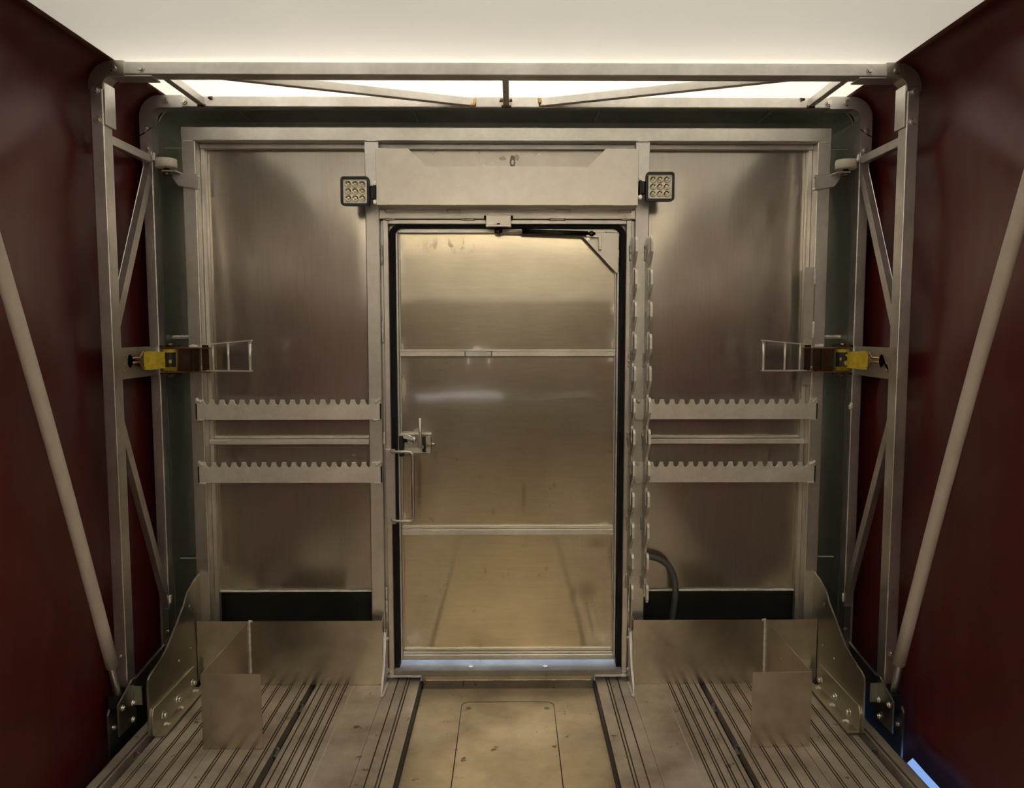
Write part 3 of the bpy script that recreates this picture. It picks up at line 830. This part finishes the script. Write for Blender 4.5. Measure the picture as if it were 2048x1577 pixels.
for s in (-1, 1):
    X = s * 1.232
    MB().bar((X, 2.445, 1.885), (X, 2.735, 1.885), 0.022, 0.028).build('side_brace', M['bow'], bt)
    MB().bar((X, 2.738, 1.872), (X, 2.445, 1.300), 0.022, 0.030).build('side_brace', M['bow'], bt)
    MB().bar((X, 2.445, 1.03), (X, 2.745, 0.300), 0.022, 0.030).build('side_brace', M['bow'], bt)
    weld([(s * 1.214, 2.730, 1.905), (s * 1.214, 2.730, 1.880)], bt, 0.005)
    weld([(s * 1.219, 2.737, 0.345), (s * 1.219, 2.737, 0.315)], bt, 0.005)
    # strap anchor plate with an oval hole
    hy, hz = 2.530, 1.198
    hole = [(hy + 0.017 * math.cos(t), hz + 0.022 * math.sin(t)) for t in [PI / 2 + 2 * PI * k / 16 for k in range(17)]]
    hole = [(hole[0][0] + 0.0003, hole[0][1])] + hole[1:-1] + [(hole[-1][0] - 0.0003, hole[-1][1])]
    plate = [(hy + 0.0003, 1.243), *hole, (hy - 0.0003, 1.243), (2.452, 1.243), (2.452, 1.142), (2.735, 1.142), (2.735, 1.243)]
    MB().prism(plate, 'x', s * 1.226, s * 1.232).build('strap_anchor_plate', M['bow'], bt)
    weld([(s * 1.225, 2.454, 1.24), (s * 1.225, 2.454, 1.145)], bt, 0.0035, M['frame'])
    for k in range(3):
        MB().cyl((s * 1.226, 2.495, 1.170 + 0.022 * k), (s * 1.2245, 2.495, 1.170 + 0.022 * k), 0.003, 8).build('rivet', M['zinc'], bt)
    # carriage that runs along the side rail
    cp = MB().prism([(2.335, -0.05), (2.335, 0.100), (2.350, 0.118), (2.56, 0.150), (2.80, 0.165), (2.80, -0.05)], 'x', s * 1.243, s * 1.249).build('carriage_plate', M['carr'], bt)
    MB().prism([(2.310, 0.045), (2.310, 0.145), (2.400, 0.185), (2.420, 0.185), (2.420, 0.045)], 'x', s * 1.198, s * 1.203).build('foot_bracket', M['gusset'], bt)
    MB().box(s * 1.205, s * 1.2425, 2.330, 2.40, 0.120, 0.160, 0.004).build('carriage_block', M['black'], bt)
    for y, z in ((2.335, 0.125), (2.400, 0.110), (2.395, 0.058)):
        MB().bolt((s * 1.197, y, z), 'x', -s, 0.007).build('bolt', M['zinc'], bt)
    MB().bolt((s * 1.2415, 2.36, 0.05), 'x', -s, 0.006).build('bolt', M['zinc'], bt)
    MB().bolt((s * 1.232, 2.3995, 0.262), 'y', -1, 0.006).build('bolt', M['zinc'], bt)
    MB().box(s * 1.243, s * 1.219, 2.724, 2.730, 0.10, 0.30, 0.001).build('rear_foot', M['carr'], bt)
    MB().bolt((s * 1.226, 2.7235, 0.215), 'y', -1, 0.006).build('bolt', M['zinc'], bt)
    MB().bar((s * 1.243, 2.42, 0.128), (s * 1.243, 2.76, 0.170), 0.008, 0.006).build('carriage_rod', M['bow'], bt)
    # hinge between carriage and gusset
    hn = MB().box(s * 1.172, s * 1.200, 2.408, 2.414, 0.098, 0.160, 0.001).build('hinge_leaf', M['carr'], bt)
    MB().cyl((s * 1.203, 2.408, 0.095), (s * 1.203, 2.408, 0.165), 0.006, 10).build('hinge_pin', M['carr'], hn)

weld([(1.222, 2.728, 1.040), (1.218, 2.727, 1.028), (1.214, 2.728, 1.018)], bt, 0.008)

# ------------------------------------------------------------------ slanted bow poles with plastic sleeves
for s in (-1, 1):
    sp = thing('support_pole', 'slanted grey sleeved pole along the %s tarpaulin' % SD[s], 'pole', (s * 1.222, 2.36, 0.145), 'slanted sleeved poles')
    p0, p1, p2 = Vector((s * 1.222, 2.36, 0.14)), Vector((s * 1.212, 2.312, 0.270)), Vector((s * 1.19, 1.62, 2.04))
    MB().cyl(p0, p1 + (p2 - p1) * 0.03, 0.0105, 16).build('pole_tip', M['bow'], sp)
    pts = []
    for k in range(13):
        t = k / 12
        q = p1.lerp(p2, t)
        q.y += 0.02 * math.sin(PI * t)
        pts.append(q)
    MB().tube(pts, 0.0185, 18).build('sleeve', M['sleeve'], sp)

# ------------------------------------------------------------------ ratchet straps
for s in (-1, 1):
    rs = thing('ratchet_strap', 'yellow webbing ratchet buckle with a long chrome lever, %s side' % SD[s], 'ratchet', (s * 1.15, 2.68, 1.2), 'ratchet straps')
    for dz in (-0.006, 0.008):
        a = 0.02 if dz > 0 else -0.02
        MB().tube([(s * 1.236, 2.545, 1.199 + dz), (s * 1.222, 2.555, 1.199 + dz), (s * 1.214, 2.570, 1.199 + dz), (s * 1.212, 2.590, 1.199 + dz + a), (s * 1.211, 2.605, 1.199 + dz + a)], 0.0042, 10).build('wire_hook', M['gold'], rs)
    MB().tube([(s * 1.211, 2.603, 1.172), (s * 1.211, 2.603, 1.226)], 0.004, 10).build('hook_bar_end', M['gold'], rs)
    # webbing from the hook to the spool
    prof = [(1.212, 2.594, 0.030), (1.204, 2.612, 0.032), (1.190, 2.636, 0.030), (1.178, 2.655, 0.028), (1.168, 2.652, 0.028)]
    mb = MB()
    vs = []
    for (x, y, hw) in prof:
        vs.append([mb.bm.verts.new((s * (x + dx), y + dy, 1.197 + hw * k)) for dx, dy, k in ((-0.002, -0.002, 1), (-0.002, -0.002, -1), (0.001, 0.002, -1), (0.001, 0.002, 1))])
    for a, b in zip(vs, vs[1:]):
        for k in range(4):
            mb.bm.faces.new((a[k], a[(k + 1) % 4], b[(k + 1) % 4], b[k]))
    mb.bm.faces.new(vs[0])
    mb.bm.faces.new(list(reversed(vs[-1])))
    wb_ = mb.build('webbing', M['yellow'], rs)
    if s > 0:
        for k in range(7):
            MB().box(1.1935, 1.1955, 2.6265, 2.6290, 1.174 + k * 0.007, 1.1775 + k * 0.007, 0).build('stitch', M['print'], wb_)
    # spool with printed webbing wound on it
    sx, sy = 1.158, 2.672
    spn = MB().cyl((s * sx, sy, 1.160), (s * sx, sy, 1.234), 0.023, 24).build('spool', M['yellow'], rs)
    mk = MB()

    def patch(poly, r=0.0236):
        """flat print laid round the spool: poly in (angle from the front, height)"""
        n = len(poly)
        a = [mk.bm.verts.new((s * sx + r * math.sin(u), sy - r * math.cos(u), v)) for u, v in poly]
        mk.bm.faces.new(a)
    for i in range(8):
        u0, u1 = -1.5 + i * 0.35, -1.5 + (i + 1) * 0.35
        patch([(u0, 1.173), (u1, 1.173), (u1, 1.223), (u0, 1.223)])
    mk.build('black_print', M['print'], spn)
    mk = MB()
    if s < 0:
        patch([(-0.74, 1.196), (-0.3, 1.200), (-0.5, 1.221), (-0.74, 1.210)], 0.0241)
        patch([(0.40 + 0.20 * math.cos(t), 1.192 + 0.007 * math.sin(t)) for t in [2 * PI * k / 12 for k in range(12)]], 0.0243)
    else:
        for k in range(6):
            t0, t1 = math.radians(-60 + 25 * k), math.radians(-60 + 25 * (k + 1))
            patch([(0.0 + 0.45 * math.cos(t0), 1.198 + 0.012 * math.sin(t0)), (0.0 + 0.45 * math.cos(t1), 1.198 + 0.012 * math.sin(t1)), (0.0 + 0.75 * math.cos(t1), 1.198 + 0.020 * math.sin(t1)), (0.0 + 0.75 * math.cos(t0), 1.198 + 0.020 * math.sin(t0))], 0.0242)
        patch([(-0.62 + 0.14 * math.cos(t), 1.200 + 0.006 * math.sin(t)) for t in [2 * PI * k / 12 for k in range(12)]], 0.0243)
        patch([(0.1, 1.176), (0.5, 1.186), (0.2, 1.196), (-0.2, 1.190)], 0.0243)
    mk.build('yellow_print', M['yellow'], spn)
    for z in (1.156, 1.2375):
        zz = z + (0.0 if z > 1.2 else -0.001)
        MB().box(s * 1.186, s * 1.118, 2.655, 2.700, zz - 0.0015, zz + 0.0025, 0.001).build('side_plate', M['gold'], rs)
        up = 1 if z > 1.2 else -1
        gear = []
        for k in range(24):
            rr = 0.034 if k % 2 else 0.0285
            gear.append((s * sx + rr * math.cos(2 * PI * k / 24), sy + rr * math.sin(2 * PI * k / 24)))
        MB().prism(gear, 'z', zz + up * 0.004, zz + up * 0.009).build('ratchet_gear', M['bronze'], rs)
        MB().cyl((s * sx, sy, zz + up * 0.008), (s * sx, sy, zz + up * 0.016), 0.009, 12).build('spindle_nut', M['gold'], rs)
        MB().box(s * 1.135, s * 1.018, 2.662, 2.690, zz - up * 0.002, zz + up * 0.002, 0.0008).build('frame_cheek', M['gold'], rs)
    MB().box(s * 1.128, s * 1.084, 2.672, 2.690, 1.157, 1.237, 0.002).build('frame_plate', M['bronze'], rs)
    MB().box(s * 1.080, s * 1.062, 2.676, 2.692, 1.157, 1.237, 0.002).build('spring_plate', M['bronze'], rs)
    MB().box(s * 1.046, s * 1.024, 2.664, 2.670, 1.160, 1.248, 0.001).build('release_plate', M['bronze'], rs)
    # lever
    lv = MB()
    for z, z2 in ((1.1600, 1.1590), (1.2500, 1.2640)):
        lv.bar((s * 1.030, 2.668, z), (s * 0.874, 2.660, z2), 0.018, 0.0034, bev=0.0005)
    lv.build('lever_rails', M['chrome'], rs)
    for x, r in ((1.008, 0.0035), (0.956, 0.0042), (0.882, 0.0055)):
        MB().cyl((s * x, 2.664, 1.160), (s * x, 2.664, 1.250 + (1.030 - x) / 0.156 * 0.014), r, 12).build('lever_rung', M['chrome'], rs)
    # bracket that ties the buckle to the post
    MB().box(s * 1.100, s * 1.060, 2.69, 2.80, 1.236, 1.241, 0.001).build('mount_tab', M['frame'], rs)
    weld([(s * 1.104, 2.70, 1.243), (s * 1.075, 2.70, 1.244)], rs, 0.006)
    weld([(s * 1.062, 2.693, 1.170), (s * 1.048, 2.693, 1.166)], rs, 0.006)

# ------------------------------------------------------------------ kick guards with divider plates
for s in (-1, 1):
    kg = thing('kick_guard', 'low sheet metal guard with a standing divider plate, %s of the door' % SD[s], 'guard', (s * 0.8, 2.75, 0), 'kick guards')
    MB().box(s * 0.459, s * 1.133, 2.750, 2.753, 0.001, 0.242, 0).build('guard_sheet', M['kick'], kg)
    MB().box(s * 0.459, s * 0.4615, 2.753, 2.7995, 0.02, 0.242, 0).build('guard_return', M['kick'], kg)
    MB().box(s * 0.945, s * 0.942, 2.318, 2.750, 0.001, 0.242, 0).build('divider_fin', M['kick'], kg)
    MB().box(s * 0.945, s * 0.760, 2.315, 2.318, 0.001, 0.242, 0).build('divider_plate', M['kick'], kg)
    weld([(s * 0.940, 2.748, 0.240), (s * 0.940, 2.748, 0.01)], kg, 0.003)
    weld([(s * 0.944, 2.750, 0.243), (s * 0.930, 2.750, 0.241)], kg, 0.004)
    gp = [(2.800, 0.405), (2.745, 0.396), (2.690, 0.372), (2.660, 0.335), (2.520, 0.238), (2.470, 0.222), (2.400, 0.208), (2.378, 0.195), (2.372, 0.170), (2.372, 0.012), (2.800, 0.012)]
    gu = MB().prism(gp, 'x', s * 1.135, s * 1.141, 0.001).build('side_gusset', M['gusset'], kg)
    an = MB().prism([(2.385, 0.006), (2.385, 0.070), (2.396, 0.092), (2.712, 0.092), (2.712, 0.006)], 'x', s * 1.1295, s * 1.1345, 0.0008)
    an.box(s * 1.092, s * 1.1345, 2.385, 2.720, 0.004, 0.010, 0.001)
    an.build('angle_iron', M['gusset'], kg)
    for y in (2.455, 2.565, 2.690):
        MB().bolt((s * 1.1285, y, 0.040), 'x', -s, 0.0085, 0.012).build('bolt', M['zinc'], kg)
        weld([(s * 1.122, y - 0.012, 0.013), (s * 1.118, y - 0.003, 0.014), (s * 1.105, y - 0.006, 0.012)], kg, 0.005)
    for y, z in ((2.700, 0.318), (2.600, 0.160), (2.70, 0.165)):
        MB().cyl((s * 1.1355, y, z), (s * 1.1325, y, z), 0.0045, 10).build('rivet', M['zinc'], kg)
    # short brace plates beside the door
    bp_ = thing('brace_plate', 'narrow tapered brace plate welded to the floor just %s of the door' % SD[s], 'brace', (s * 0.452, 2.79, 0), 'brace plates')
    for k, (xa, dy) in enumerate(((0.4465, 0.0), (0.4530, 0.02))):
        MB().prism([(2.800, 0.0), (2.800, 0.192), (2.770 + dy * 0.5, 0.190), (2.755 + dy * 0.5, 0.150), (2.715 + dy, 0.060), (2.660 + dy * 2, 0.006), (2.660 + dy * 2, 0.0)], 'x', s * xa, s * (xa + 0.005), 0.0008).build('plate', M['bow'], bp_)
    weld([(s * 0.444, 2.76, 0.003), (s * 0.444, 2.655, 0.003), (s * 0.452, 2.652, 0.003)], bp_, 0.005)
    for z in (0.165, 0.045):
        MB().bolt((s * 0.4455, 2.775, z), 'x', -s, 0.007).build('bolt', M['zinc'], bp_)

# ------------------------------------------------------------------ hose
MB_h = MB()
cp = [(0.480, 2.835, 0.462), (0.530, 2.832, 0.455), (0.565, 2.828, 0.446), (0.598, 2.824, 0.424), (0.618, 2.82, 0.385), (0.626, 2.82, 0.335), (0.624, 2.82, 0.290), (0.617, 2.82, 0.235), (0.608, 2.82, 0.17), (0.60, 2.82, 0.10), (0.60, 2.83, 0.01)]
sm = []
for i in range(len(cp) - 1):
    p = [Vector(cp[max(i - 1, 0)]), Vector(cp[i]), Vector(cp[i + 1]), Vector(cp[min(i + 2, len(cp) - 1)])]
    for k in range(5):
        t = k / 5
        sm.append(0.5 * (2 * p[1] + (p[2] - p[0]) * t + (2 * p[0] - 5 * p[1] + 4 * p[2] - p[3]) * t * t + (3 * p[1] - p[0] - 3 * p[2] + p[3]) * t ** 3))
tag(MB_h.tube(sm, 0.0115, 14).build('hose', M['hose']), 'grey rubber hose curving down behind the right kick guard', 'hose')

# ------------------------------------------------------------------ cover plates in the middle of the floor
zc = -0.022
cv = thing('floor_cover', 'brownish metal cover plate recessed along the middle of the floor', 'cover', (0, 0.5, zc))
outer = [(-0.3155, BACK), (-0.3155, 2.765), (0.3155, 2.765), (0.3155, BACK)]
R = 0.03
hx, hy = 0.164, 2.664
MB().prism([(-0.3155, BACK), (-0.3155, 2.765), (0.3155, 2.765), (0.3155, BACK), (hx, BACK)] + [(a, b) for a, b in arc(hx - R, hy - R, R, 0, 90, 5)] + [(a, b) for a, b in arc(-hx + R, hy - R, R, 90, 180, 5)] + [(-hx, BACK)], 'z', zc - 0.012, zc).build('plate', M['plate'], cv)
MB().box(-0.3155, 0.3155, 2.765, 2.797, zc - 0.03, zc - 0.02, 0).build('shadow_strip', M['dark'], cv)  # dark strip laid in for the shadow line ahead of the plate
hx -= 0.003
hy -= 0.003
hl = thing('hatch_lid', 'long flat hatch lid with rounded front corners set in the floor cover', 'hatch', (0, 0.5, zc))
MB().prism([(hx, BACK)] + arc(hx - R, hy - R, R, 0, 90, 5) + arc(-hx + R, hy - R, R, 90, 180, 5) + [(-hx, BACK)], 'z', zc - 0.012, zc - 0.0005).build('lid', M['plate'], hl)
for s in (-1, 1):
    MB().lathe([(0.010, 0), (0.009, 0.0012), (0.004, 0.0012), (0.0035, 0.0), (0.0002, 0.0)], (s * 0.137, 2.615, zc - 0.0004), 'z', 16).build('screw', M['carr'], hl)

# ------------------------------------------------------------------ tie-down clips in the floor slots
for x, y, lab in ((-0.715, 2.600, 'small metal clip in the inner left floor slot, near the guard'), (-0.715, 2.320, 'small metal clip in the inner left floor slot, beside the divider plate'),
                  (0.715, 2.590, 'small metal clip in the inner right floor slot, near the guard'), (0.715, 2.320, 'small metal clip in the inner right floor slot, beside the divider plate'),
                  (-1.139, 2.300, 'small metal clip in the outer left floor slot below the gusset'), (1.139, 2.300, 'small metal clip in the outer right floor slot below the gusset')):
    cl = thing('slot_clip', lab, 'clip', (x, y, -0.06), 'clips in the floor slots')
    MB().box(x - 0.0095, x + 0.0095, y - 0.02, y + 0.02, -0.06, -0.012, 0.003, 2).build('clip_block', M['carr'], cl)
    MB().tube([(x - 0.008, y - 0.005, -0.02), (x - 0.008, y - 0.005, 0.0), (x, y - 0.005, 0.006), (x + 0.008, y - 0.005, 0.0), (x + 0.008, y - 0.005, -0.02)], 0.0022, 8).build('clip_loop', M['carr'], cl)
